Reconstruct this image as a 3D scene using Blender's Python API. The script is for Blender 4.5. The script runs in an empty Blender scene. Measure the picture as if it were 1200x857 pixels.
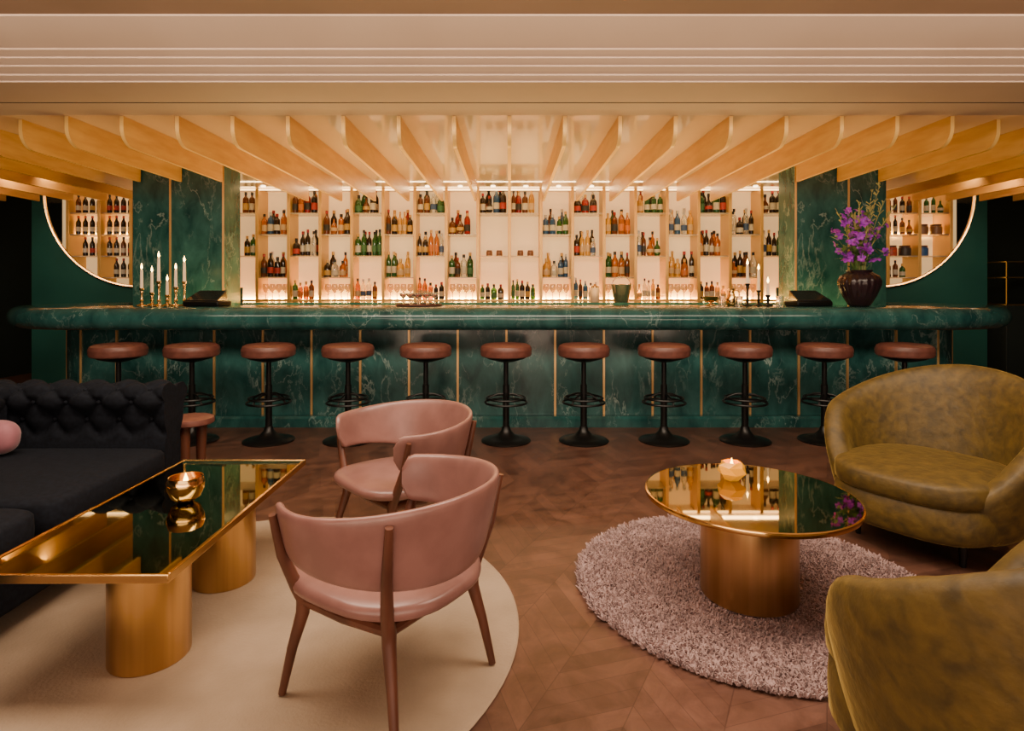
import bpy, math, random
from mathutils import Vector
random.seed(11)
COL=bpy.context.scene.collection
pi=math.pi; cos=math.cos; sin=math.sin; rad=math.radians
def sp(v,e): return math.copysign(abs(v)**e,v)

# ------------------------------------------------------------ materials
def M(name,col,rough=.5,metal=0,**kw):
    m=bpy.data.materials.new(name); m.use_nodes=True
    b=m.node_tree.nodes['Principled BSDF']
    b.inputs['Base Color'].default_value=(*col,1)
    b.inputs['Roughness'].default_value=rough
    b.inputs['Metallic'].default_value=metal
    for k,v in kw.items():
        k={'coat':'Coat Weight','sheen':'Sheen Weight','sheenr':'Sheen Roughness','trans':'Transmission Weight','em':'Emission Strength','emc':'Emission Color','ior':'IOR','sheent':'Sheen Tint','coatr':'Coat Roughness','sss':'Subsurface Weight','spec':'Specular IOR Level'}[k]
        if k in('Emission Color','Sheen Tint'): v=(*v,1)
        b.inputs[k].default_value=v
    return m
def noisy(m,c1,c2,scale=5,detail=4,stretch=(1,1,1),bump=0,bscale=None,lo=.35,hi=.65,dist=0.01,distort=0):
    nt=m.node_tree; N=nt.nodes; L=nt.links; b=N['Principled BSDF']
    tc=N.new('ShaderNodeTexCoord'); mp=N.new('ShaderNodeMapping'); mp.inputs['Scale'].default_value=stretch
    L.new(tc.outputs['Object'],mp.inputs[0])
    n=N.new('ShaderNodeTexNoise'); n.inputs['Scale'].default_value=scale; n.inputs['Detail'].default_value=detail; n.inputs['Distortion'].default_value=distort
    L.new(mp.outputs[0],n.inputs['Vector'])
    r=N.new('ShaderNodeValToRGB'); r.color_ramp.elements[0].position=lo; r.color_ramp.elements[1].position=hi
    r.color_ramp.elements[0].color=(*c1,1); r.color_ramp.elements[1].color=(*c2,1)
    L.new(n.outputs['Fac'],r.inputs[0]); L.new(r.outputs[0],b.inputs['Base Color'])
    if bump:
        n2=n
        if bscale:
            n2=N.new('ShaderNodeTexNoise'); n2.inputs['Scale'].default_value=bscale; n2.inputs['Detail'].default_value=5
            L.new(mp.outputs[0],n2.inputs['Vector'])
        bp=N.new('ShaderNodeBump'); bp.inputs['Strength'].default_value=bump; bp.inputs['Distance'].default_value=dist
        L.new(n2.outputs['Fac'],bp.inputs['Height']); L.new(bp.outputs[0],b.inputs['Normal'])
    return m
def marble(name,c1,c2,vein,rough=.12,seed=0,vw=.012):
    m=M(name,c1,rough,coat=.1,coatr=.1); nt=m.node_tree; N=nt.nodes; L=nt.links; b=N['Principled BSDF']
    tc=N.new('ShaderNodeTexCoord'); mp=N.new('ShaderNodeMapping'); mp.inputs['Rotation'].default_value=(0,rad(35),0); mp.inputs['Scale'].default_value=(1,1,.5); L.new(tc.outputs['Object'],mp.inputs[0])
    def noise(s,d,di):
        n=N.new('ShaderNodeTexNoise'); n.inputs['Scale'].default_value=s; n.inputs['Detail'].default_value=d; n.inputs['Distortion'].default_value=di; n.inputs['Roughness'].default_value=.6
        L.new(mp.outputs[0],n.inputs['Vector']); return n
    base=noise(6,10,.4); r=N.new('ShaderNodeValToRGB'); r.color_ramp.elements[0].position=.3; r.color_ramp.elements[1].position=.72
    r.color_ramp.elements[0].color=(*c1,1); r.color_ramp.elements[1].color=(*c2,1); L.new(base.outputs['Fac'],r.inputs[0])
    def veins(scale,dist,w,mscale,lo,hi):
        vn=noise(scale,7,dist)
        s=N.new('ShaderNodeMath'); s.operation='SUBTRACT'; s.inputs[1].default_value=.5; L.new(vn.outputs['Fac'],s.inputs[0])
        a=N.new('ShaderNodeMath'); a.operation='ABSOLUTE'; L.new(s.outputs[0],a.inputs[0])
        r2=N.new('ShaderNodeValToRGB'); r2.color_ramp.elements[0].position=0; r2.color_ramp.elements[0].color=(1,1,1,1); r2.color_ramp.elements[1].position=w; r2.color_ramp.elements[1].color=(0,0,0,1); L.new(a.outputs[0],r2.inputs[0])
        md=noise(mscale,3,0); r3=N.new('ShaderNodeValToRGB'); r3.color_ramp.elements[0].position=lo; r3.color_ramp.elements[1].position=hi; L.new(md.outputs['Fac'],r3.inputs[0])
        mu=N.new('ShaderNodeMath'); mu.operation='MULTIPLY'; L.new(r2.outputs[0],mu.inputs[0]); L.new(r3.outputs[0],mu.inputs[1]); return mu
    v1=veins(2.3,.5,vw,2.4,.42,.68); v2=veins(5.3,.4,vw*1.2,3.9,.48,.75)
    mxx=N.new('ShaderNodeMath'); mxx.operation='MAXIMUM'; L.new(v1.outputs[0],mxx.inputs[0]); L.new(v2.outputs[0],mxx.inputs[1])
    mx=N.new('ShaderNodeMix'); mx.data_type='RGBA'; L.new(mxx.outputs[0],mx.inputs[0]); L.new(r.outputs[0],mx.inputs[6]); mx.inputs[7].default_value=(*vein,1)
    L.new(mx.outputs[2],b.inputs['Base Color']); return m
def E(name,col,s):
    return M(name,col,.5,em=s,emc=col)

m_marble=marble('green_marble',(.005,.038,.038),(.040,.14,.13),(.30,.40,.36),.24)
m_marble2=marble('green_marble_top',(.007,.042,.044),(.034,.13,.12),(.22,.32,.29),.12,vw=.008)
m_brass=noisy(M('brushed_brass',(.7,.45,.18),.3,1),(.58,.35,.13),(.74,.48,.21),20,3,(1,1,.03),bump=.05,bscale=120)
m_brassp=M('polished_brass',(.8,.50,.18),.17,1)
m_inlay=M('satin_brass_inlay',(.78,.50,.20),.4,.75)
m_wall=noisy(M('teal_paint',(.01,.07,.06),.55),(.009,.080,.068),(.013,.098,.082),2)
m_dark=M('black_green_paint',(.006,.014,.013),.7)
m_cream=noisy(M('warm_plaster',(.5,.38,.29),.6),(.56,.415,.325),(.60,.45,.355),1.5)
m_brownceil=noisy(M('brown_plaster',(.3,.2,.14),.7),(.26,.165,.11),(.30,.19,.13),1.5)
m_barceil=M('lacquered_cream',(.76,.60,.44),.10,coat=.6)
m_fin=noisy(M('gold_oak',(.55,.36,.17),.42),(.56,.28,.058),(.66,.36,.085),3,5,(6,1,6))
m_finedge=M('gold_edge',(.9,.56,.16),.4,.2)
m_black=M('black_metal',(.012,.012,.012),.35,.6)
m_terra=noisy(M('brown_leather',(.28,.09,.06),.42),(.12,.042,.032),(.175,.064,.048),25,4,bump=.12,bscale=180,dist=.003)
m_pink=noisy(M('rose_leather',(.46,.22,.19),.34,coat=.15,coatr=.3),(.185,.086,.073),(.245,.12,.103),9,6,bump=.1,bscale=220,dist=.002)
m_walnut=noisy(M('walnut',(.16,.055,.03),.38),(.055,.017,.009),(.12,.040,.021),14,5,(1,1,.12))
m_velvet=noisy(M('olive_velvet',(.2,.14,.02),.6,sheen=.65,sheenr=.25,sheent=(.85,.6,.15)),(.045,.028,.0035),(.115,.070,.008),21,9,bump=.45,bscale=26,dist=.008,lo=.30,hi=.70,distort=.4)
m_navy=noisy(M('navy_wool',(.01,.014,.02),.9,spec=.15),(.0035,.0045,.0075),(.006,.008,.013),60,3,bump=.2,bscale=300,dist=.002)
m_mirror=M('smoked_mirror',(.36,.28,.13),.025,1)
m_mirror2=M('smoked_green_mirror',(.26,.25,.13),.025,1)
m_rug=noisy(M('beige_wool',(.5,.37,.27),.95,sheen=.1),(.275,.20,.13),(.37,.275,.185),3,8,bump=.4,bscale=90,dist=.006)
m_shag=noisy(M('mauve_shag',(.42,.28,.27),.9,sheen=.2),(.22,.14,.135),(.37,.25,.24),30,4)
m_cushion=noisy(M('pink_velvet',(.4,.12,.15),.7,sheen=.3),(.20,.07,.09),(.27,.095,.12),12)
m_flame=E('candle_flame',(1,.6,.14),22)
m_wax=M('ivory_wax',(.85,.7,.5),.5,em=.15,emc=(1,.65,.35))  # faint candle glow put into the wax as emission
m_amber=M('amber_glass_glow',(.80,.32,.008),.15,em=.35,emc=(1,.42,.0))  # opaque amber; the candlelit glow is put in as emission
m_glass=M('clear_glass',(.95,.95,.92),.03,trans=.95,ior=1.45)
m_shelfg=M('frosted_shelf_glass',(.85,.72,.55),.12,trans=.6)
m_back=M('backlit_panel',(.86,.63,.38),.5,em=.62,emc=(1,.64,.27))
m_led=E('led_strip',(1,.60,.13),80)
m_div=M('champagne_panel',(.70,.42,.13),.35,.3)
m_silver=M('steel',(.7,.7,.68),.18,1)
m_vase=M('black_ceramic',(.02,.010,.013),.25)
m_green=noisy(M('stem_green',(.06,.14,.03),.5),(.04,.10,.02),(.12,.2,.05),8)
m_twig=M('twig_straw',(.32,.30,.10),.6)
m_purple=noisy(M('orchid_purple',(.3,.02,.42),.5),(.20,.012,.42),(.45,.05,.66),30)
m_glasslight=E('downlight_lens',(1,.75,.45),8)

# ------------------------------------------------------------ mesh builder
class MB:
    def __init__(s): s.v=[];s.f=[];s.m=[]
    def add(s,vs,fs,mi=0):
        o=len(s.v); s.v+= [tuple(p) for p in vs]
        for i,f in enumerate(fs):
            s.f.append([o+k for k in f]); s.m.append(mi if isinstance(mi,int) else mi[i])
        return s
    def box(s,x0,x1,y0,y1,z0,z1,mi=0):
        v=[(x0,y0,z0),(x1,y0,z0),(x1,y1,z0),(x0,y1,z0),(x0,y0,z1),(x1,y0,z1),(x1,y1,z1),(x0,y1,z1)]
        return s.add(v,[(0,3,2,1),(4,5,6,7),(0,1,5,4),(1,2,6,5),(2,3,7,6),(3,0,4,7)],mi)
    def loops(s,ls,mi=0,closed=False,cap=True):
        n=len(ls[0]); o=len(s.v)
        for l in ls: s.v+=[tuple(p) for p in l]
        k=len(ls)
        for i in range(k if closed else k-1):
            a=o+i*n; b=o+((i+1)%k)*n
            for j in range(n):
                s.f.append([a+j,a+(j+1)%n,b+(j+1)%n,b+j]); s.m.append(mi if isinstance(mi,int) else mi[i])
        if cap and not closed:
            s.f.append([o+j for j in reversed(range(n))]); s.m.append(mi if isinstance(mi,int) else mi[0])
            s.f.append([o+(k-1)*n+j for j in range(n)]); s.m.append(mi if isinstance(mi,int) else mi[-1])
        return s
    def lathe(s,prof,seg=32,mi=0,c=(0,0,0),rib=None):
        ls=[]
        for r,z in prof:
            l=[]
            for j in range(seg):
                a=2*pi*j/seg; rr=max(r,.0004)*(1 if not rib else 1+rib[1]*cos(rib[0]*a))
                l.append((c[0]+rr*cos(a),c[1]+rr*sin(a),c[2]+z))
            ls.append(l)
        return s.loops(ls,mi)
    def tube(s,pts,r,seg=10,closed=False,mi=0):
        P=[Vector(p) for p in pts]; n=len(P); ls=[]; nrm=None
        for i in range(n):
            if closed: t=(P[(i+1)%n]-P[i-1]).normalized()
            else: t=(P[min(i+1,n-1)]-P[max(i-1,0)]).normalized()
            if nrm is None:
                up=Vector((0,0,1)) if abs(t.z)<.9 else Vector((1,0,0)); nrm=(up-t*up.dot(t)).normalized()
            else: nrm=(nrm-t*nrm.dot(t)).normalized()
            b=t.cross(nrm); rr=r if not isinstance(r,(list,tuple)) else r[i]
            ls.append([P[i]+nrm*rr*cos(2*pi*j/seg)+b*rr*sin(2*pi*j/seg) for j in range(seg)])
        return s.loops(ls,mi,closed)
    def pillow(s,c,a,b,h,ex=.6,ez=.5,seg=40,rings=14,mi=0,fn=None):
        ls=[]
        for i in range(rings+1):
            v=-pi/2+pi*i/rings; l=[]
            for j in range(seg):
                u=2*pi*j/seg
                k=max(sp(cos(v),ez),.002) if i not in(0,rings) else .002
                p=[c[0]+a*k*sp(cos(u),ex),c[1]+b*k*sp(sin(u),ex),c[2]+h*sp(sin(v),ez)]
                if fn:p=fn(p)
                l.append(p)
            ls.append(l)
        return s.loops(ls,mi)
    def make(s,name,mats,parent=None,sharp=35,bevel=0,loc=None,sub=0):
        me=bpy.data.meshes.new(name); me.from_pydata(s.v,[],s.f); me.update()
        mats=mats if isinstance(mats,list) else [mats]
        for m in mats: me.materials.append(m)
        me.polygons.foreach_set('material_index',s.m)
        import bmesh as B
        bm=B.new(); bm.from_mesh(me); B.ops.recalc_face_normals(bm,faces=bm.faces); bm.to_mesh(me); bm.free()
        me.shade_smooth(); me.set_sharp_from_angle(angle=rad(sharp))
        o=bpy.data.objects.new(name,me); COL.objects.link(o)
        if parent: o.parent=parent
        if loc: o.location=loc
        if bevel:
            md=o.modifiers.new('bevel','BEVEL'); md.width=bevel; md.segments=3; md.limit_method='ANGLE'; md.angle_limit=rad(35)
        if sub:
            md=o.modifiers.new('sub','SUBSURF'); md.levels=sub; md.render_levels=sub
        return o
def tag(o,label,cat,group=None):
    o['label']=label; o['category']=cat
    if group:o['group']=group
    return o
def struct(o): o['kind']='structure'; return o
def thing(name,loc,label,cat,rot=0,group=None):
    e=bpy.data.objects.new(name,None); e.empty_display_size=.1; COL.objects.link(e); e.location=loc; e.rotation_euler=(0,0,rot)
    return tag(e,label,cat,group)
def copy_thing(root,loc,rot=None,scale=None,label=None):
    n=root.copy(); COL.objects.link(n); n.location=loc
    if rot is not None:n.rotation_euler=(0,0,rot)
    if scale is not None:n.scale=(scale,)*3 if not isinstance(scale,tuple) else scale
    if label:n['label']=label
    def rec(a,b):
        for ch in [c for c in a.children]:
            if ch==b: continue
            k=ch.copy(); COL.objects.link(k); k.parent=b; rec(ch,k)
    rec(root,n); return n

# ------------------------------------------------------------ room shell
XW=6.9
def floor_mat():
    m=M('parquet',(.12,.045,.03),.33); nt=m.node_tree; N=nt.nodes; L=nt.links; b=N['Principled BSDF']
    tc=N.new('ShaderNodeTexCoord'); mp=N.new('ShaderNodeMapping'); mp.inputs['Rotation'].default_value=(0,0,rad(28)); L.new(tc.outputs['Object'],mp.inputs[0])
    sx=N.new('ShaderNodeSeparateXYZ'); L.new(mp.outputs[0],sx.inputs[0])
    def mt(op,a,b2=None):
        n=N.new('ShaderNodeMath'); n.operation=op
        for i,x in enumerate((a,b2)):
            if x is None: continue
            if isinstance(x,(int,float)): n.inputs[i].default_value=x
            else: L.new(x,n.inputs[i])
        return n.outputs[0]
    W=.25; bw=.095
    pp=mt('PINGPONG',sx.outputs[0],W); v=mt('DIVIDE',mt('ADD',sx.outputs[1],pp),bw)
    idv=mt('FLOOR',v); idc=mt('FLOOR',mt('DIVIDE',sx.outputs[0],W))
    cb=N.new('ShaderNodeCombineXYZ'); L.new(idv,cb.inputs[0]); L.new(idc,cb.inputs[1])
    wn=N.new('ShaderNodeTexWhiteNoise'); L.new(cb.outputs[0],wn.inputs['Vector'])
    n=N.new('ShaderNodeTexNoise'); n.inputs['Scale'].default_value=6; n.inputs['Detail'].default_value=10; n.inputs['Distortion'].default_value=1.2; n.inputs['Roughness'].default_value=.68; L.new(mp.outputs[0],n.inputs['Vector'])
    fac=mt('ADD',mt('MULTIPLY',wn.outputs['Value'],.18),mt('MULTIPLY',n.outputs['Fac'],.82))
    r=N.new('ShaderNodeValToRGB'); r.color_ramp.elements[0].position=.28; r.color_ramp.elements[1].position=.72
    r.color_ramp.elements[0].color=(.042,.018,.012,1); r.color_ramp.elements[1].color=(.155,.072,.048,1); L.new(fac,r.inputs[0])
    fr=mt('FRACT',v); edge=mt('MINIMUM',fr,mt('SUBTRACT',1,fr))
    fx=mt('FRACT',mt('DIVIDE',sx.outputs[0],W)); ex=mt('MULTIPLY',mt('MINIMUM',fx,mt('SUBTRACT',1,fx)),W/bw)
    ed=mt('MINIMUM',edge,ex); gap=mt('LESS_THAN',ed,.018)
    mx=N.new('ShaderNodeMix'); mx.data_type='RGBA'; L.new(mt('MULTIPLY',gap,.5),mx.inputs[0]); L.new(r.outputs[0],mx.inputs[6]); mx.inputs[7].default_value=(.025,.009,.007,1)
    L.new(mx.outputs[2],b.inputs['Base Color'])
    rr=mt('ADD',mt('MULTIPLY',n.outputs['Fac'],.25),.25); L.new(rr,b.inputs['Roughness'])
    return m
struct(MB().box(-XW,XW,-3.2,9,-.1,0).make('floor',floor_mat()))
prof=[(-3.2,2.69),(3.2,2.69),(3.2,2.680),(3.46,2.612),(3.46,2.603),(3.52,2.585),(3.52,2.577),(3.58,2.558),(3.58,2.550),(3.65,2.53),(3.65,2.521),(3.70,2.505),(3.70,2.497),(4.1,2.497),(4.1,2.515),(4.125,2.515),(4.125,2.50),(4.42,2.50),(9,2.50),(9,2.9),(-3.2,2.9)]
mb=MB(); n=len(prof)
vs=[(-XW,y,z) for y,z in prof]+[(XW,y,z) for y,z in prof]
fs=[];mi=[]
for i in range(n):
    fs.append((i,(i+1)%n,n+(i+1)%n,n+i)); mi.append(1 if i==17 else (2 if i in(13,14,15) else (3 if i==0 else 0)))
mb.add(vs,fs,mi); struct(mb.make('ceiling',[m_cream,m_barceil,m_black,m_brownceil],sharp=12))
struct(MB().box(-XW-.1,-XW,-3.2,9,0,2.9).make('wall_left',m_dark))
struct(MB().box(XW,XW+.1,-3.2,9,0,2.9).make('wall_right',m_dark))
struct(MB().box(-XW,XW,9,9.1,0,2.9).make('wall_far',m_dark))
m_rear=noisy(M('rear_plaster',(.2,.12,.09),.7),(.18,.11,.08),(.22,.13,.1),2)
struct(MB().box(-XW,XW,-3.3,-3.2,0,2.9).make('wall_rear',m_rear))
YW=7.6; T=.02; R=1.22; CX=4.7; CZ=2.45
mb=MB()
for sgn in(-1,1):
    N_=28; front=[]
    for i in range(N_+1):
        a=pi/2*i/N_
        front.append((sgn*(CX+R*cos(a)),CZ-R*sin(a)))
    for i in range(N_):
        x0,z0=front[i]; x1,z1=front[i+1]
        for y in(YW,YW+T):
            mb.add([(x0,y,z0),(x1,y,z1),(x1,y,0),(x0,y,0)],[(0,1,2,3)])
        mb.add([(x0,YW,z0),(x1,YW,z1),(x1,YW+T,z1),(x0,YW+T,z0)],[(0,1,2,3)])
    x0=sgn*(CX+R); x1=sgn*6.08
    mb.box(min(x0,x1),max(x0,x1),YW,YW+T,0,2.5)
    xa,xb=sgn*CX,sgn*3.4
    mb.box(min(xa,xb),max(xa,xb),YW,YW+T,0,CZ-R)
mb.box(-3.4,3.4,YW,YW+T,0,1.05)
struct(mb.make('wall_back',m_wall,sharp=20))
k=1
for sgn in(-1,1):
    pts=[(sgn*(CX+(R-.008)*cos(a)),YW-.012,CZ-(R-.008)*sin(a)) for a in [pi/2*i/40 for i in range(41)]]
    struct(MB().tube([(sgn*(CX+R-.008),YW-.012,2.5)]+pts,.02,8).make('trim_%d'%k,m_brassp)); k+=1

# ------------------------------------------------------------ ceiling fins
for k in range(-15,16):
    X=k*.411; aX=abs(X)
    y0=4.43+min(1.1,max(0,aX-3.2)**2*.35); y1=7.3
    if 2.8<aX<3.85: y1=5.97
    zb=2.285; zt=2.499; r=.13; t=.014
    pr=[(y0,zt)]+[(y0+r-r*cos(a),zb+r-r*sin(a)) for a in [pi/2*i/8 for i in range(9)]]+[(y1,zb),(y1,zt)]
    n=len(pr); mb=MB()
    vs=[(X-t,y,z) for y,z in pr]+[(X+t,y,z) for y,z in pr]
    fs=[tuple(range(n)),tuple(range(2*n-1,n-1,-1))]; mi=[0,0]
    for i in range(n): fs.append((i,(i+1)%n,n+(i+1)%n,n+i)); mi.append(1 if i<n-2 else 0)
    mb.add(vs,fs,mi); tag(mb.make('ceiling_fin',[m_fin,m_finedge],sharp=30),'long golden timber fin with rounded tip under the ceiling','ceiling fin','timber fins over the bar')

# ------------------------------------------------------------ columns
for s in(-1,1):
    x0,x1=sorted((s*2.86,s*3.78))
    e=thing('marble_pillar',((x0+x1)/2,6.17,0),'square green marble pillar with slim brass inlay strips','pillar')
    w=.46
    MB().box(-w,w,-.18,.18,0,2.498).make('shaft',m_marble,e,bevel=.004)
    for xx in(-s*.450,s*.08):
        MB().box(xx-.009,xx+.009,-.188,-.18,1.0,2.49).make('inlay_strip',m_inlay,e)

# ------------------------------------------------------------ bar counter
def ring(off,seg=18):
    X=4.7-off; Y0=4.87+off; Y1=7.3-off; r=max(1.12-off,.15); pts=[]
    for cx,cy,a0 in((X-r,Y0+r,-pi/2),(X-r,Y1-r,0),(-X+r,Y1-r,pi/2),(-X+r,Y0+r,pi)):
        for i in range(seg+1):
            a=a0+pi/2*i/seg; pts.append((cx+r*cos(a),cy+r*sin(a)))
    return pts
def ringsweep(sec,mi=0):
    rs=[ring(o) for o,z in sec]; n=len(rs[0]); mb=MB()
    ls=[[(rs[j][i][0],rs[j][i][1],sec[j][1]) for j in range(len(sec))] for i in range(n)]
    return mb.loops(ls,mi,closed=True)
bar=thing('bar_counter',(0,0,0),'long rounded green marble bar counter with bullnose top','bar counter')
sec=[(.095-.095*cos(a),.967+.095*sin(a)) for a in [-pi/2+pi*i/12 for i in range(13)]]+[(.75,1.062),(.75,.93),(.2,.93),(.2,.872)]
ringsweep(sec).make('countertop',m_marble2,bar,sharp=40)
ringsweep([(.43,.09),(.43,.93),(.52,.93),(.52,.09)]).make('front_panel',m_marble,bar)
ringsweep([(.36,0),(.36,.075),(.375,.095),(.43,.1),(.52,.1),(.52,0)]).make('plinth',m_marble2,bar)
for i in range(-8,9):
    X=(593.5+57*i-597)*5.3/700
    if abs(X)>3.6: continue
    MB().box(X-.009,X+.009,5.286,5.30,.1,.93).make('inlay_strip',m_inlay,bar)
for s in(-1,1):
    for a in(rad(22),rad(60)):
        r=.69; x=s*(4.7-.43-r+(r+.003)*sin(a)); y=5.3+r-(r+.003)*cos(a)
        MB().tube([(x,y,.1),(x,y,.93)],.009,6).make('inlay_strip',m_inlay,bar)

# ------------------------------------------------------------ back bar shelving
sh=thing('back_bar_shelving',(0,7.62,0),'backlit shelving wall with champagne dividers and glass shelves','shelving')
MB().box(-5.95,5.95,.33,.36,1.0,2.499).make('back_panel',m_back,sh)
MB().box(-5.9,5.9,.005,.33,1.03,1.075).make('base_shelf',m_div,sh,bevel=.003)
BW=.4035; NB=14
for k in range(-NB,NB+1):
    MB().box(k*BW-.019,k*BW+.019,.01,.33,1.075,2.495).make('divider',m_div,sh,bevel=.003)
YS=7.62
zs={0:2.188,1:1.913,2:1.638,3:1.363}
slots=[]
for b in range(-NB,NB):
    kk=b if b>=0 else -b-1
    wing=kk>=11
    lv=(0,1,2,3) if wing else ((0,2) if kk%2==0 else (1,3))
    for l in lv:
        cx=(b+.5)*BW
        MB().box(cx-BW/2+.019,cx+BW/2-.019,.03,.32,zs[l]-.014,zs[l]).make('glass_shelf',m_shelfg,sh)
        if wing and kk>13: continue
        slots.append((cx,zs[l],l,kk,b))
    if not wing and kk in(0,2,4,6): slots.append(((b+.5)*BW,1.0755,4,kk,b))
    if kk<11 and kk not in(9,): MB().box((b+.5)*BW-.17,(b+.5)*BW+.17,.295,.325,1.0755,1.09).make('led_strip',m_led,sh)
MB().box(-5.6,5.6,.03,.05,2.478,2.492).make('led_strip',E('led_strip_top',(1,.62,.26),7),sh)
for b in(-14,-13,-12,11,12,13):
    MB().box((b+.5)*BW-.15,(b+.5)*BW+.15,.305,.325,1.93,1.94).make('led_strip',m_led,sh)

gm={n_:M('glass_'+n_,c,.08,trans=t) for n_,c,t in(('amber',(.6,.18,.015),.6),('green',(.03,.13,.03),.45),('dark',(.02,.012,.008),.1),('clear',(.9,.86,.76),.75),('red',(.35,.02,.015),.35),('gold',(.85,.48,.06),.6),('blue',(.04,.12,.30),.45),('brown',(.16,.045,.01),.35))}
lm={n_:M('label_'+n_,c,.6) for n_,c in(('white',(.5,.45,.36)),('cream',(.5,.34,.18)),('black',(.02,.02,.02)),('red',(.35,.03,.02)),('gold',(.45,.27,.06)),('orange',(.5,.14,.02)),('blue',(.04,.08,.2)),('green',(.04,.13,.05)))}
cm={n_:M('cap_'+n_,c,.4,.3) for n_,c in(('black',(.02,.02,.02)),('gold',(.6,.36,.1)),('red',(.35,.03,.03)),('silver',(.5,.5,.5)))}
shapes={
 'wine':([(.0,0),(.036,.002),(.037,.01),(.037,.17),(.034,.195),(.018,.225),(.0135,.24),(.0135,.285)],.05,.12),
 'whisky':([(0,0),(.034,.002),(.036,.01),(.036,.165),(.033,.185),(.015,.205),(.013,.215),(.013,.255)],.04,.12),
 'squat':([(0,0),(.042,.002),(.044,.012),(.042,.12),(.035,.145),(.016,.16),(.014,.17),(.014,.205)],.025,.085),
 'tall':([(0,0),(.028,.002),(.029,.01),(.029,.19),(.026,.21),(.012,.235),(.011,.25),(.011,.295)],.05,.13),
 'gin':([(0,0),(.037,.002),(.038,.01),(.033,.16),(.031,.175),(.016,.185),(.015,.19),(.015,.23)],.045,.11),
 'bulb':([(0,0),(.03,.002),(.041,.03),(.045,.07),(.036,.115),(.017,.145),(.013,.16),(.013,.225)],.045,.085)}
combos=[('amber','cream','black'),('dark','white','red'),('green','white','gold'),('clear','blue','silver'),('gold','cream','gold'),('red','black','gold'),('clear','white','black'),('amber','orange','gold'),('dark','gold','gold'),('brown','black','red'),('blue','white','silver'),('dark','red','black'),('brown','white','black'),('brown','gold','black'),('green','green','black')]
proto={}
def bottle_mesh(shp,cb):
    key=(shp,cb)
    if key in proto: return proto[key]
    pr,l0,l1=shapes[shp]; mb=MB(); seg=14
    mb.lathe(pr,seg,0)
    def rat(z):
        for (r0,z0),(r1,z1) in zip(pr,pr[1:]):
            if z0<=z<=z1: return r0+(r1-r0)*(z-z0)/(z1-z0+1e-9)
    zz=[l0+(l1-l0)*i/3 for i in range(4)]
    mb.loops([[((rat(z)+.0012)*cos(2*pi*j/seg),(rat(z)+.0012)*sin(2*pi*j/seg),z) for j in range(seg)] for z in zz],1,cap=False)
    rt,zt=pr[-1]; mb.lathe([(rt+.003,zt-.03),(rt+.003,zt+.006),(0,zt+.007)],10,2)
    g,l,c=combos[cb]
    o=mb.make('bottle',[gm[g],lm[l],cm[c]],sharp=50); me=o.data; bpy.data.objects.remove(o); proto[key]=me; return me
cname=['amber spirit bottle with cream label','dark bottle with white label and red cap','green bottle with white label','clear bottle with blue label','golden liqueur bottle with cream label','red bottle with black label','clear bottle with white label','amber bottle with orange label','dark bottle with gold label','brown bottle with black label','blue glass bottle with white label','dark wine bottle with red label','brown bottle with white label','brown bottle with gold label','green bottle with green label']
def add_bottle(x,y,z,shp,cb,s=1.0):
    o=bpy.data.objects.new('bottle',bottle_mesh(shp,cb)); COL.objects.link(o); o.location=(x,y,z+.0005); o.scale=(s,s,s); o.rotation_euler=(0,0,random.random()*6)
    tag(o,cname[cb]+' on a glass shelf','bottle','bottles on the back bar shelves')
SH=['wine','whisky','whisky','squat','tall','tall','gin','bulb']
def jar(x,y,z,c,kind,s=1):
    mb=MB()
    if kind==0:
        mb.lathe([(0,0),(.07,0),(.072,.01),(.072,.1),(.06,.115)],20,0).lathe([(.062,.113),(.064,.135),(0,.138)],20,1)
        o=mb.make('storage_jar',[c,m_walnut]); lb='lidded storage jar on a backlit shelf'
    else:
        mb.box(-.08,.08,-.07,.07,0,.15,0).box(-.083,.083,-.073,.073,.15,.17,1)
        o=mb.make('gift_tin',[c,m_black],bevel=.004); lb='square lidded tin on a backlit shelf'
    o.location=(x,y,z+.0005); o.scale=(s,)*3; tag(o,lb,'jar' if kind==0 else 'tin','jars and tins on the wing shelves')
mj=[M('jar_cream',(.7,.5,.32),.4),M('jar_bronze',(.2,.09,.04),.35),M('tin_blue',(.03,.09,.25),.4),M('jar_dark',(.04,.03,.03),.4),M('tin_red',(.4,.06,.03),.4)]
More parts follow.
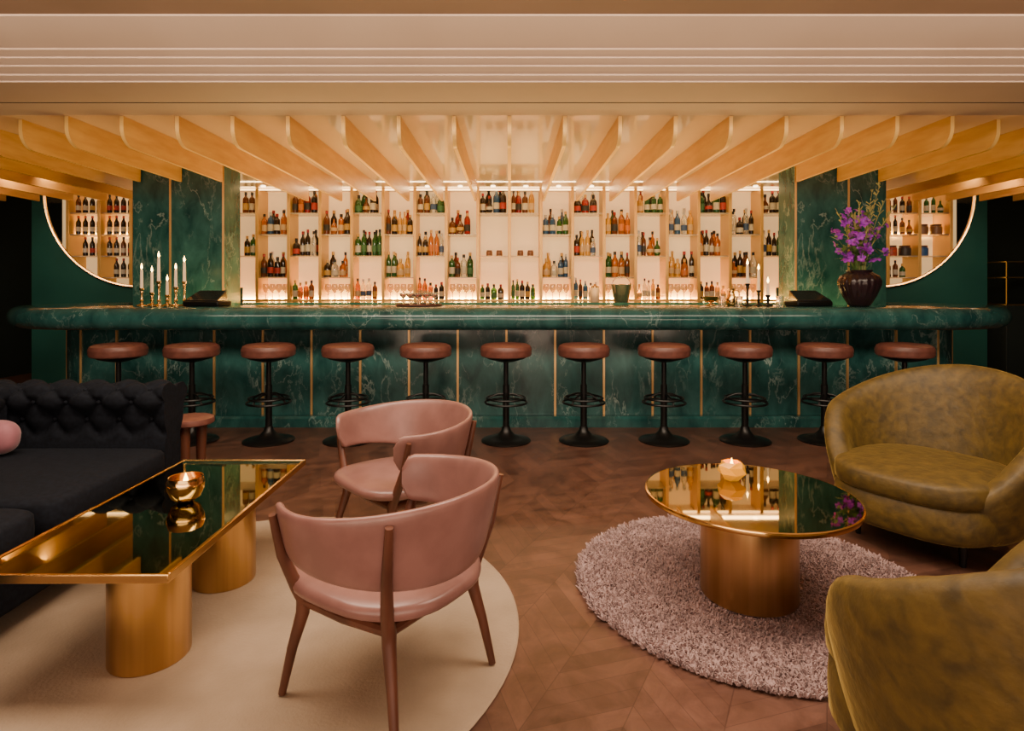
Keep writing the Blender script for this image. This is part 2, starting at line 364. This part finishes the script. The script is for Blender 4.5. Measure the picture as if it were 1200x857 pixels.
for cx,z,l,kk,b in slots:
    if kk==9 : continue
    if kk>=11:
        def inside(x,zz): return abs(x)<CX-.05 or (abs(x)+.05-CX)**2+(CZ-zz)**2<R*R*.97
        if b<0 or (l in(0,3)) or kk==12 and l==1:
            cb=random.choice([11,11,1,8]) if b<0 else random.choice([0,9,13,2])
            for i in range(4):
                x=cx-.135+i*.09
                if inside(x,z+.0): add_bottle(x,YS+.12,z,'wine' if b<0 else random.choice(SH),cb if random.random()<.8 else random.choice((1,12)),.84)
        else:
            jj=[mj[1],mj[3],mj[0],mj[1],mj[3],mj[4],mj[2]]
            for i in range(2):
                x=cx-.09+i*.18
                if inside(x,z+.0): jar(x,YS+.14,z,random.choice(jj),random.choice((0,0,0,1)))
        continue
    if kk==10: continue
    if l==2 and kk==0:
        for i in range(2): jar(cx-.06+.13*i,YS+.14,z,mj[1],0,.55)
        continue
    base=random.sample(range(len(combos)),5)
    x=cx-.178; shp=random.choice(SH)
    smax=1.04 if l!=4 else .88
    while True:
        if random.random()<.6: shp=random.choice(SH)
        s=smax*random.uniform(.93,1.1)
        r=max(q[0] for q in shapes[shp][0])*s
        if x+2*r>cx+.178: break
        if not(kk==8 and abs(x)>3.5): add_bottle(x+r,YS+.085+random.random()*.02,z,shp,random.choice(base),s)
        x+=2*r+.003+random.random()*.004
    if l==4 or kk==8: continue
    for i in range(2):
        add_bottle(cx-.08+i*.15+random.uniform(-.02,.02),YS+.225,z,random.choice(('tall','wine')),random.choice(base),random.uniform(1.08,1.18))
m_wg=M('stemware_glass',(.9,.78,.6),.05,trans=.8,ior=1.45)
mb=MB(); mb.lathe([(0,0),(.032,.001),(.03,.004),(.005,.008),(.004,.075),(.02,.088),(.036,.115),(.036,.14),(.030,.175),(.028,.175),(.034,.14),(.034,.116),(.018,.091),(0,.086)],16)
g0=mb.make('wine_glass',m_wg,sharp=60); gme=g0.data; bpy.data.objects.remove(g0)
for b in range(-8,8):
    kk=b if b>=0 else -b-1
    if kk in(0,2,4,6) : continue
    for i in range(4):
        o=bpy.data.objects.new('wine_glass',gme); COL.objects.link(o); o.location=((b+.5)*BW-.13+i*.086,YS+.12,1.0755); o.scale=(1.15,)*3
        tag(o,'clear stemmed wine glass on the lower back bar shelf','wine glass','wine glasses on the lower shelf')

for X in [(-7.5+i)*.411 for i in range(16)]:
    o=MB().lathe([(0,-.012),(.02,-.012),(.03,-.008),(.03,0),(0,0)],16).make('downlight',[m_glasslight]); o.location=(X,7.48,2.4995)
    tag(o,'small round recessed ceiling downlight','downlight','downlights above the bar')

# ------------------------------------------------------------ bar stools
st=thing('bar_stool',(0,4.77,0),'round brown leather bar stool on a black trumpet base','bar stool',group='bar stools along the counter')
MB().lathe([(0,0),(.195,0),(.198,.008),(.19,.016),(.13,.028),(.07,.05),(.04,.085),(.03,.12),(0,.12)],40).make('base',m_black,st)
MB().lathe([(0,.115),(.026,.115),(.026,.45),(.019,.455),(.019,.64),(0,.64)],20).make('pole',m_black,st)
mb=MB()
for z,r in((.31,.165),(.345,.15)):
    mb.tube([(r*cos(a),r*sin(a),z) for a in [2*pi*i/40 for i in range(40)]],.009,8,True)
for i in range(4):
    a=pi/4+pi/2*i; mb.tube([(.02*cos(a),.02*sin(a),.38),(.07*cos(a),.07*sin(a),.375),(.12*cos(a),.12*sin(a),.355),(.155*cos(a),.155*sin(a),.33),(.165*cos(a),.165*sin(a),.31)],.007,8)
mb.make('footrest',m_black,st)
MB().lathe([(0,.635),(.06,.635),(.15,.66),(.165,.675),(0,.675)],32).make('seat_plate',m_black,st)
MB().lathe([(0,.672),(.17,.672),(.197,.682),(.205,.70),(.203,.715),(.206,.722),(.205,.74),(.195,.762),(.17,.775),(.1,.782),(0,.784)],48).make('seat',m_terra,st)
k=0
for px in(139,225,315,408,499,593,684,778,873,966,1060):
    X=(px-597)*4.77/700
    if k==0: st.location=(X,4.77,0)
    else: copy_thing(st,(X,4.77,0),rot=random.random())
    k+=1

# ------------------------------------------------------------ rugs
mb=MB(); mb.lathe([(0,0),(1.0,0),(1.005,.005),(1.0,.010),(.98,.012),(0,.012)],96)
o=mb.make('round_rug',m_rug); o.location=(-.97,2.16,0); tag(o,'flat round beige wool rug under the rectangular coffee table','rug')
mb=MB(); mb.lathe([(0,0),(.68,0),(.685,.006),(.68,.012),(0,.014)],80)
V=[];F=[]
for i in range(30000):
    r=.70*math.sqrt(random.random()); a=random.random()*2*pi; x=r*cos(a); y=r*sin(a)
    h=random.uniform(.012,.022); w=random.uniform(.003,.007); d=random.random()*2*pi; ln=random.uniform(0,.014)
    tx=x+ln*cos(d)+ (.008*cos(a) if r>.67 else 0); ty=y+ln*sin(d)+(.008*sin(a) if r>.67 else 0); z0=.006; b0=len(V)
    ph=random.random()*6
    for j in range(3): V.append((x+w*cos(ph+2.1*j),y+w*sin(ph+2.1*j),z0))
    for j in range(3): V.append((tx+w*.6*cos(ph+2.1*j),ty+w*.6*sin(ph+2.1*j),z0+h))
    F+=[(b0,b0+1,b0+4,b0+3),(b0+1,b0+2,b0+5,b0+4),(b0+2,b0,b0+3,b0+5),(b0+3,b0+4,b0+5)]
mb.add(V,F); o=mb.make('shag_rug',m_shag,sharp=80); o.location=(.985,2.46,0); tag(o,'round mauve long pile shag rug under the round table','rug')

# ------------------------------------------------------------ round table
rt=thing('round_table',(.937,2.34,.028),'round brass coffee table with smoked mirror top on drum base','coffee table')
def sc(pf,k): return [(r*k,z) for r,z in pf]
MB().lathe(sc([(0,.370),(.415,.370),(.432,.374),(.434,.382),(.432,.390),(.425,.392),(.425,.388),(0,.388)],.915),96).make('rim',m_brassp,rt)
MB().lathe(sc([(0,.388),(.4245,.388),(.4245,.3915),(0,.3915)],.915),96).make('tabletop',m_mirror,rt)
MB().lathe(sc([(0,0),(.188,0),(.19,.003),(.19,.30),(.184,.306),(.19,.312),(.19,.322),(.186,.326),(0,.326)],.95),72).make('base',m_brass,rt)
MB().lathe([(0,.326),(.1,.326),(.1,.371),(0,.371)],40).make('neck',m_brassp,rt)
def votive(loc):
    e=thing('votive_candle',loc,'faceted golden amber votive with lit candle on the round table','candle holder')
    mb=MB(); rings=[(.030,0,0),(.058,.03,.5),(.054,.058,0),(.042,.075,.5)]
    ls=[[(r*cos(2*pi*(j+o_)/6),r*sin(2*pi*(j+o_)/6),z) for j in range(6)] for r,z,o_ in rings]
    mb.loops(ls,cap=False); mb.add([ls[0][j] for j in range(6)],[tuple(range(6))])
    inner=[[(p[0]*.88,p[1]*.88,p[2]*.96+.004) for p in l] for l in ls]; mb.loops(inner,cap=False)
    mb.make('glass_shade',m_amber,e,sharp=5)
    MB().lathe([(0,.006),(.018,.006),(.018,.03),(0,.03)],14).make('candle',m_wax,e)
    MB().lathe([(0,.03),(.008,.045),(.007,.065),(0,.09)],10).make('flame',m_flame,e)
    return e
votive((.93,2.50,.420))
# ------------------------------------------------------------ rectangular table
ct=thing('coffee_table',(-1.25,2.25,.013),'long rectangular brass coffee table with smoked mirror top','coffee table')
hw,hl=.29,.57; mb=MB()
mb.box(-hw,hw,-hl,-hl+.012,.375,.40).box(-hw,hw,hl-.012,hl,.375,.40).box(-hw,-hw+.012,-hl+.012,hl-.012,.375,.40).box(hw-.012,hw,-hl+.012,hl-.012,.375,.40).box(-hw+.012,hw-.012,-hl+.012,hl-.012,.375,.388)
mb.make('frame',m_brassp,ct,bevel=.002)
MB().box(-hw+.0125,hw-.0125,-hl+.0125,hl-.0125,.388,.397).make('tabletop',m_mirror2,ct)
for y in(-.28,.23):
    MB().lathe([(0,0),(.120,0),(.122,.003),(.122,.352),(.118,.356),(0,.356)],60,c=(.065,y,0)).make('base',m_brass,ct)
    MB().lathe([(0,.356),(.07,.356),(.07,.376),(0,.376)],30,c=(.065,y,0)).make('neck',m_brassp,ct)
e=thing('tealight_bowl',(-1.23,2.27,.4105),'hammered brass bowl holding a lit tealight on the rectangular table','candle holder')
MB().lathe([(0,0),(.025,0),(.05,.018),(.064,.05),(.066,.075),(.06,.095),(.057,.094),(.062,.074),(.059,.05),(.045,.022),(0,.008)],36).make('bowl',m_brassp,e,sharp=60)
MB().lathe([(0,.012),(.02,.012),(.02,.06),(0,.06)],16).make('candle',m_wax,e)
MB().lathe([(0,.06),(.009,.072),(.008,.085),(0,.108)],10).make('flame',m_flame,e)

# ------------------------------------------------------------ rose leather chairs
def shell(mb,phis,plan,zlo,zhi,th,lean,endr,seg=18,ez=.45,en=.7):
    n=len(phis); ls=[]
    for i,ph in enumerate(phis):
        d=min(abs(ph-phis[0]),abs(ph-phis[-1]))
        k=1 if d>=endr else math.sqrt(max(1-(1-d/endr)**2,.0025))
        x,y,nx,ny=plan(ph); a,b=zlo(ph),zhi(ph); zc=(a+b)/2; hh=(b-a)/2*(.35+.65*k); t=th*(.45+.55*k)
        l=[]
        for j in range(seg):
            s_=2*pi*j/seg; z=zc+hh*sp(sin(s_),ez); o=t*sp(cos(s_),en)+lean(z)
            l.append((x+nx*o,y+ny*o,z))
        ls.append(l)
    return mb.loops(ls)
def rose_chair(loc,rot,label):
    e=thing('armchair',loc,label,'chair',rot=rot,group='rose leather armchairs')
    A=rad(128); phis=[-A+2*A*i/64 for i in range(65)]
    a,b=.29,.31
    def plan(p):
        x=-a*cos(p); y=b*sin(p); nx,ny=-cos(p)/a,sin(p)/b; l=math.hypot(nx,ny); return x,y,nx/l,ny/l
    w=lambda p:(1+cos(p*pi/A))/2
    zl=lambda p:.445-.055*w(p); zh=lambda p:.60+.04*w(p)
    shell(MB(),phis,plan,zl,zh,.015,lambda z:(z-.5)*.22,rad(9),22).make('backrest',m_pink,e,sharp=60)
    def cf(p):
        x,y,z=p
        if x<0: y*=1-.25*(x/.27)**2
        return (x,y,z+.02*x)
    MB().pillow((0.0,0,.34),.265,.26,.036,.62,.6,48,14,fn=cf).make('seat',m_pink,e,sharp=70)
    for sx in(1,-1):
        for sy in(1,-1):
            foot=(sx*.225,sy*.225,0)
            kn=(sx*.160,sy*.20,.29) if sx>0 else (-.17,sy*.19,.29)
            top=(.150,sy*.314,.575) if sx>0 else (-.234,sy*.257,.60)
            m0=tuple(foot[i]*.5+kn[i]*.5 for i in range(3))
            near=(kn[0]*.97+foot[0]*.03,kn[1]*.97+foot[1]*.03,.25)
            up=(kn[0]*.90+top[0]*.10,kn[1]*.80+top[1]*.20,.33)
            mid=(up[0]*.45+top[0]*.55,up[1]*.45+top[1]*.55+sy*.006,.45)
            MB().tube([foot,m0,near,kn,up,mid,top],[.0115,.0155,.020,.021,.019,.0155,.011],12).make('leg',m_walnut,e,sharp=60)
    for q in(((.16,.20),(-.17,.19)),((.16,-.20),(-.17,-.19)),((.16,.20),(.16,-.20)),((-.17,.19),(-.17,-.19))):
        (x0,y0),(x1,y1)=q
        MB().tube([(x0,y0,.288),((x0+x1)/2,(y0+y1)/2,.282),(x1,y1,.288)],[.017,.019,.017],10).make('rail',m_walnut,e)
    return e
rose_chair((-.365,1.845,.017),rad(148),'rose leather armchair with walnut legs, curved back turned outward')
rose_chair((-.505,2.75,.017),rad(222),'rose leather armchair with walnut legs facing the coffee table')

# ------------------------------------------------------------ olive velvet tub chairs
def tub_chair(loc,rot,label,arm=.57,back=.81,A0=140,ts=50,u0=120,us=120):
    e=thing('tub_chair',loc,label,'chair',rot=rot,group='olive velvet tub chairs')
    A=rad(A0); phis=[-A+2*A*i/80 for i in range(81)]; a,b=.385,.40
    def plan(p):
        x=-a*cos(p); y=b*sin(p); nx,ny=-cos(p)/a,sin(p)/b; l=math.hypot(nx,ny); return x,y,nx/l,ny/l
    def zh(p):
        d=abs(p)/rad(1)
        t=min(1,max(0,(A0-d)/ts)); t=t*t*(3-2*t)
        u=min(1,max(0,(u0-d)/us)); u=u*u*(3-2*u)
        return .34+(arm-.34)*t+(back-arm)*u
    shell(MB(),phis,plan,lambda p:.10,zh,.058,lambda z:(z-.4)*.24,rad(10),26,.4,.8).make('shell',m_velvet,e,sharp=70)
    MB().pillow((.06,0,.20),.36,.35,.10,.7,.35,48,14).make('base',m_velvet,e,sharp=70)
    MB().pillow((.07,0,.325),.365,.345,.065,.72,.4,56,18).make('seat_cushion',m_velvet,e,sharp=70)
    for x,y in((.24,.22),(.24,-.22),(-.24,.22),(-.24,-.22)):
        MB().lathe([(0,0),(.012,0),(.02,.13),(0,.13)],14,c=(x,y,0)).make('leg',m_black,e)
    return e
tub_chair((2.06,2.93,0),rad(214),'olive crushed velvet tub chair facing the round table')
tub_chair((1.205,1.33,0),rad(112),'olive crushed velvet tub chair with rounded back turned outward',arm=.56,back=.84,A0=150,ts=38,u0=130,us=100)

# ------------------------------------------------------------ chesterfield sofa
sofa=thing('sofa',(-2.19,2.25,0),'dark navy chesterfield sofa with deep buttoned arms','sofa')
def tufted(name,org,ud,nd,L,prof,tuft0,tuft1,nu,nvt,parent):
    acc=[0]
    for i in range(len(prof)-1): acc.append(acc[-1]+math.dist(prof[i],prof[i+1]))
    tot=acc[-1]; NV=110; NU=int(L/.009); rows=[]
    def at(s):
        for i in range(len(prof)-1):
            if s<=acc[i+1]+1e-9:
                t=(s-acc[i])/(acc[i+1]-acc[i]); return prof[i][0]+(prof[i+1][0]-prof[i][0])*t,prof[i][1]+(prof[i+1][1]-prof[i][1])*t
        return prof[-1]
    for iu in range(NU+1):
        u=iu/NU; l=[]
        for iv in range(NV):
            s=tot*iv/(NV-1); p=at(s); q0=at(max(s-.012,0)); q1=at(min(s+.012,tot))
            dx,dz=q1[0]-q0[0],q1[1]-q0[1]; ll=math.hypot(dx,dz)+1e-9; nx,nz=-dz/ll,dx/ll
            v=(s/tot-tuft0)/(tuft1-tuft0); h=0
            if 0<v<1:
                A_=u*nu*pi; B_=v*nvt*pi
                f=(abs(sin(A_+B_))*abs(sin(A_-B_)))**.4
                fade=min(1,v/.06,(1-v)/.06)
                h=.04*(f-.8)*fade
            l.append((org[0]+ud[0]*u*L+nd[0]*(p[0]+nx*h),org[1]+ud[1]*u*L+nd[1]*(p[0]+nx*h),p[1]+nz*h))
        rows.append(l)
    o=MB().loops(rows).make(name,m_navy,parent,sharp=75)
    for iu in range(0,2*nu+1):
        for iv in range(0,2*nvt+1):
            A_=iu/2/nu; v=iv/2/nvt
            if (iu+iv)%2 or not(0.02<v<.98) or not (.01<A_<.99): continue
            s=tot*(tuft0+v*(tuft1-tuft0)); p=at(s); q0=at(max(s-.012,0)); q1=at(min(s+.012,tot)); dx,dz=q1[0]-q0[0],q1[1]-q0[1]; ll=math.hypot(dx,dz); nx,nz=-dz/ll,dx/ll
            c=(org[0]+ud[0]*A_*L+nd[0]*(p[0]-nx*.022),org[1]+ud[1]*A_*L+nd[1]*(p[0]-nx*.022),p[1]-nz*.022)
            MB().pillow(c,.011,.011,.011,1,1,10,6).make('button',m_navy,o)
    return o
pf=[(0.02,.16),(0.02,.40),(.03,.50),(.02,.58),(-.01,.64),(-.015,.68),(.01,.72),(.06,.74),(.13,.74),(.19,.72),(.225,.68),(.225,.62),(.19,.57),(.165,.5),(.16,.16)]
tufted('armrest',(.46,.73),(-1,0),(0,1),.98,pf,.22,.80,6,4,sofa)
tufted('backrest',(-.30,-.86),(0,1),(-1,0),1.585,pf,.22,.80,9,4,sofa)
MB().box(-.49,.46,-1.05,-.87,.16,.70).make('armrest',m_navy,sofa,bevel=.05)
MB().box(-.30,.47,-.865,.745,.10,.28).make('base',m_navy,sofa,bevel=.015)
MB().pillow((.10,-.47,.36),.415,.395,.08,.22,.3,64,16).make('seat_cushion',m_navy,sofa,sharp=70)
MB().pillow((.10,.335,.36),.415,.395,.08,.22,.3,64,16).make('seat_cushion',m_navy,sofa,sharp=70)
for x in(-.4,.42):
    for y in(-.98,.82):
        MB().lathe([(0,0),(.018,0),(.028,.165),(0,.165)],14,c=(x,y,0)).make('leg',m_walnut,sofa)
o=MB().pillow((0,0,0),.10,.06,.08,.75,.8,40,20).make('throw_pillow',m_cushion,sharp=70); o.location=(-2.40,2.79,.523); o.rotation_euler=(rad(-8),0,0)
tag(o,'small round dusty pink velvet cushion on the navy sofa','cushion')

e=thing('side_table',(-1.87,3.50,0),'small round walnut side table beside the sofa','side table')
MB().lathe([(0,.425),(.115,.425),(.128,.432),(.13,.445),(.126,.462),(.11,.468),(0,.468)],40).make('tabletop',m_terra,e)
for i in range(3):
    a=2*pi*i/3+.5
    MB().tube([(.085*cos(a),.085*sin(a),0),(.055*cos(a),.055*sin(a),.2),(.06*cos(a),.06*sin(a),.43)],[.02,.026,.03],12).make('leg',m_walnut,e)

# ------------------------------------------------------------ counter items
ZC=1.0625
def cx(px,Y): return (px-597)*Y/700
def candlestick(px,Y,h,hc,dark=False,mat=None):
    e=thing('candlestick',(cx(px,Y),Y,ZC),('dark bronze' if dark else 'brass')+' candlestick with ivory taper candle on the bar','candlestick',group='candlesticks on the bar')
    mt_=m_black if dark else m_brassp
    MB().lathe([(0,0),(.042,0),(.043,.006),(.03,.014),(.012,.022),(.010,.04),(.016,.05),(.010,.06),(.009,h-.05),(.015,h-.035),(.010,h-.025),(.02,h-.012),(.021,h),(0,h)],22).make('holder',mt_,e,sharp=50)
    MB().lathe([(0,h-.005),(.0135,h-.005),(.011,h+hc),(0,h+hc+.004)],12).make('candle',m_wax,e)
    MB().lathe([(0,h+hc+.004),(.010,h+hc+.019),(.007,h+hc+.035),(0,h+hc+.06)],10).make('flame',m_flame,e)
for px,Y,h,hc in((166,5.25,.16,.16),(178,5.4,.12,.18),(186,5.18,.22,.20),(196,5.36,.10,.12),(206,5.22,.17,.15),(216,5.38,.22,.17)):
    candlestick(px,Y,h,hc)
for px,Y,h,hc in((876,5.3,.2,.16),(889,5.4,.14,.18),(900,5.22,.1,.1)):
    candlestick(px,Y,h,hc,True)
m_scr=M('terminal_screen',(.01,.012,.014),.12)
def terminal(px,Y,rot):
    e=thing('till_terminal',(cx(px,Y),Y,ZC),'low black till terminal with tilted screen on the bar','till terminal',rot=rot)
    MB().box(-.17,.17,-.10,.10,0,.045).make('base',m_black,e,bevel=.012)
    mb=MB(); mb.add([(-.16,-.09,.055),(.16,-.09,.055),(.13,.08,.14),(-.13,.08,.14),(-.16,-.09,.044),(.16,-.09,.044),(.13,.09,.044),(-.13,.09,.044)],[(0,1,2,3),(7,6,5,4),(0,4,5,1),(1,5,6,2),(2,6,7,3),(3,7,4,0)])
    mb.make('screen',m_scr,e,bevel=.006)
terminal(243,5.3,rad(-8)); terminal(947,5.3,rad(8))
Y=5.3; X=cx(491,Y)
o=MB().lathe([(0,0),(.19,0),(.2,.004),(.205,.018),(.2,.018),(.194,.007),(0,.006)],48).make('serving_tray',m_terra); o.location=(X,Y,ZC); tag(o,'round brown serving tray holding small glasses on the bar','tray')
mb=MB(); mb.lathe([(0,0),(.022,.001),(.02,.004),(.004,.008),(.004,.045),(.012,.052),(.034,.075),(.036,.085),(.034,.085),(.031,.076),(0,.056)],18,0); mb.lathe([(0,.058),(.028,.075),(0,.0755)],16,1)
g0=mb.make('coupe_glass',[m_glass,M('red_drink',(.6,.08,.03),.2)],sharp=60); gme=g0.data; bpy.data.objects.remove(g0)
for i,(dx,dy) in enumerate([(-.14,0),(-.07,-.06),(0,-.08),(.075,-.06),(.14,0),(-.07,.06),(0,.02),(.075,.06)]):
    o=bpy.data.objects.new('coupe_glass',gme); COL.objects.link(o); o.location=(X+dx,Y+dy,ZC+.0065); o.scale=(1,1,1.25); tag(o,'small coupe glass with reddish drink on a tray','glass','coupe glasses on the tray')
Y=6.85
e=thing('ice_bucket',(cx(728,Y),Y,ZC),'polished steel ice bucket on the rear counter','ice bucket')
MB().lathe([(0,0),(.075,0),(.08,.01),(.115,.19),(.122,.2),(.118,.203),(.108,.19),(.07,.015),(0,.012)],40).make('body',m_silver,e)
MB().tube([(.11*cos(a),0,.19+.10*sin(a)) for a in [pi*i/16 for i in range(17)]],.006,8).make('handle',m_silver,e)
e=thing('canister',(cx(697,Y),Y,ZC),'tall cream ceramic canister with lid on the rear counter','canister')
MB().lathe([(0,0),(.05,0),(.053,.01),(.053,.15),(.045,.165),(0,.165)],30).make('body',mj[0],e)
MB().lathe([(0,.165),(.048,.165),(.048,.18),(.015,.19),(.012,.205),(0,.21)],24).make('lid',m_brassp,e)
Y=5.35
o=MB().lathe([(0,0),(.04,0),(.042,.008),(.012,.018),(.012,.03),(.05,.045),(.075,.075),(.078,.085),(.072,.083),(.045,.052),(0,.04)],32).make('footed_bowl',m_brassp); o.location=(cx(833,Y),Y,ZC); tag(o,'small footed brass bowl on the marble bar','bowl')
e=thing('jug',(cx(857,Y),Y,ZC),'small brass jug with handle on the marble bar','jug')
MB().lathe([(0,0),(.035,0),(.045,.02),(.048,.06),(.03,.10),(.024,.13),(.03,.155),(.026,.153),(.02,.13),(0,.1)],28).make('body',m_brassp,e)
MB().tube([(.03,0,.14),(.06,0,.135),(.07,0,.10),(.06,0,.06),(.045,0,.045)],.005,8).make('handle',m_brassp,e)
for px in(846,866,914):
    o=MB().lathe([(0,0),(.03,0),(.031,.06),(.033,.09),(.03,.09),(.028,.01),(0,.008)],20).make('tumbler_glass',m_glass,sharp=60); o.location=(cx(px,5.15),5.15,ZC); tag(o,'short clear tumbler on the marble bar','glass','tumblers on the bar')

# vase with flowers
Y=5.2; VX=cx(1007,Y)
o=MB().lathe([(0,0),(.07,0),(.085,.01),(.13,.09),(.165,.18),(.168,.22),(.15,.265),(.11,.29),(.095,.30),(.105,.315),(.098,.315),(.085,.298),(0,.285)],96,rib=(18,.025)).make('vase',m_vase,sharp=60); o.location=(VX,Y,ZC); tag(o,'ribbed dark ceramic vase standing on the marble bar','vase')
bq=thing('flower_bouquet',(VX,Y,ZC+.286),'wild bouquet of purple orchids, leaves and tall twigs','flowers')
mb=MB()
for i in range(5):
    a=2*pi*i/5; ca,sa=cos(a),sin(a); vs=[]
    for u,w,h in((0.002,.002,0),(.012,.011,.004),(.022,.013,.004),(.032,.006,-.002)):
        for s in(-1,1): x,y=u,w*s; vs.append((x*ca-y*sa,x*sa+y*ca,h-abs(s)*.002))
    mb.add(vs,[(0,1,3,2),(2,3,5,4),(4,5,7,6)])
b0=mb.make('blossom',m_purple,sharp=80); bme=b0.data; bpy.data.objects.remove(b0)
leafm=MB()
for i in range(33):
    a=random.random()*2*pi; twig=i%3==0
    sp_=random.uniform(.06,.26) if not twig else random.uniform(.08,.3); h=random.uniform(.22,.58) if not twig else random.uniform(.5,.78)
    pts=[]
    for j in range(7):
        t=j/6; pts.append((.04*cos(a)*(1-t)+sp_*cos(a)*t**1.5,.04*sin(a)*(1-t)+sp_*sin(a)*t**1.5,h*t-.12*sp_*t*t))
    MB().tube(pts,[.004-.0025*j/6 for j in range(7)],6).make('stem',m_twig if twig else m_green,bq)
    if twig:
        for q in range(22):
            t=random.uniform(.35,1); j=min(int(t*6),5); p=Vector(pts[j]).lerp(Vector(pts[j+1]),t*6-j)
            d=Vector((random.uniform(-1,1),random.uniform(-1,1),1)).normalized()*random.uniform(.02,.055)
            leafm.tube([p,p+d],[.003,.0045],4,mi=1)
        continue
    for q in range(8):
        t=random.uniform(.1,.95); j=min(int(t*6),5); p=Vector(pts[j]).lerp(Vector(pts[j+1]),t*6-j)
        d=Vector((random.uniform(-1,1),random.uniform(-1,1),random.uniform(-.1,.8))).normalized(); s=d.cross(Vector((0,0,1))).normalized(); L_=random.uniform(.06,.12)
        vs=[p,p+d*L_*.35+s*.015,p+d*L_*.35-s*.015,p+d*L_*.7+s*.012,p+d*L_*.7-s*.012,p+d*L_-Vector((0,0,.01))]
        leafm.add(vs,[(0,1,2),(1,3,4,2),(3,5,4)])
    for q in range(4):
        t=random.uniform(.45,1); j=min(int(t*6),5); p=Vector(pts[j]).lerp(Vector(pts[j+1]),t*6-j)
        o=bpy.data.objects.new('blossom',bme); COL.objects.link(o); o.parent=bq
        o.location=p+Vector((random.uniform(-.03,.03),random.uniform(-.03,.03),random.uniform(-.01,.02))); o.rotation_euler=(random.uniform(.3,1.8),random.uniform(-.5,.5),random.uniform(-1.2,1.2)); o.scale=(random.uniform(.9,1.25),)*3
lf=leafm.make('foliage',[m_green,m_twig],bq,sharp=80); lf['kind']='stuff'

e=thing('wall_console',(6.45,7.75,0),'black wall console with slim brass shelf edges','console')
MB().box(-.17,.42,-.2,.2,0,1.0).make('body',m_dark,e,bevel=.005)
for z in(1.003,1.35,1.55):
    MB().box(-.17,.42,-.2,.2,z,z+.014).make('shelf',m_brassp,e)
for x in(-.165,.405):
    MB().box(x,x+.012,-.2,-.188,1.0,1.56).make('upright',m_brassp,e)

# ------------------------------------------------------------ lights
def area(name,loc,rot,sx,sy,p,col):
    l=bpy.data.lights.new(name,'AREA'); l.shape='RECTANGLE'; l.size=sx; l.size_y=sy; l.energy=p; l.color=col
    o=bpy.data.objects.new(name,l); COL.objects.link(o); o.location=loc; o.rotation_euler=rot; return o
W=(1,.64,.30)
area('lounge_ceiling_light',(0,1.7,2.66),(0,0,0),4.2,.8,170,(1,.78,.59))
area('rear_fill',(0,-2.9,1.6),(rad(97),0,0),6,1.2,85,(1,.76,.6))  # unseen fill added behind the camera to brighten the lintel
area('floor_bounce_fill',(0,-.9,.35),(rad(150),0,0),7,.6,150,(1,.69,.49))  # added low fill, stands in for floor bounce on the lintel undersides
area('bar_front_fill',(0,2.5,2.65),(rad(50),0,0),8,.5,150,(1,.79,.56))  # out-of-view fill added to light the counter and bar front
area('fin_fill',(0,6.0,.9),(rad(180),0,0),7.0,.4,150,(1,.62,.20))  # invented hidden source, placed to light the fins from below
area('shelf_light',(0,7.4,2.46),(rad(-20),0,0),8,.06,30,W)
for s in(-1,1):
    area('wing_fill',(s*5.3,6.3,2.46),(rad(35),0,0),1.2,.1,14,(1,.72,.45))  # extra fill put in to brighten the teal walls at both ends
w=bpy.data.worlds.new('World'); bpy.context.scene.world=w; w.use_nodes=True
w.node_tree.nodes['Background'].inputs[0].default_value=(1,.75,.6,1); w.node_tree.nodes['Background'].inputs[1].default_value=.02

cam=bpy.data.cameras.new('Camera'); co=bpy.data.objects.new('Camera',cam); COL.objects.link(co)
co.location=(0,0,1.22); co.rotation_euler=(rad(90),0,0); cam.sensor_width=36; cam.lens=21; cam.shift_y=-90.5/1200; cam.shift_x=.0025; cam.clip_start=.05
bpy.context.scene.camera=co
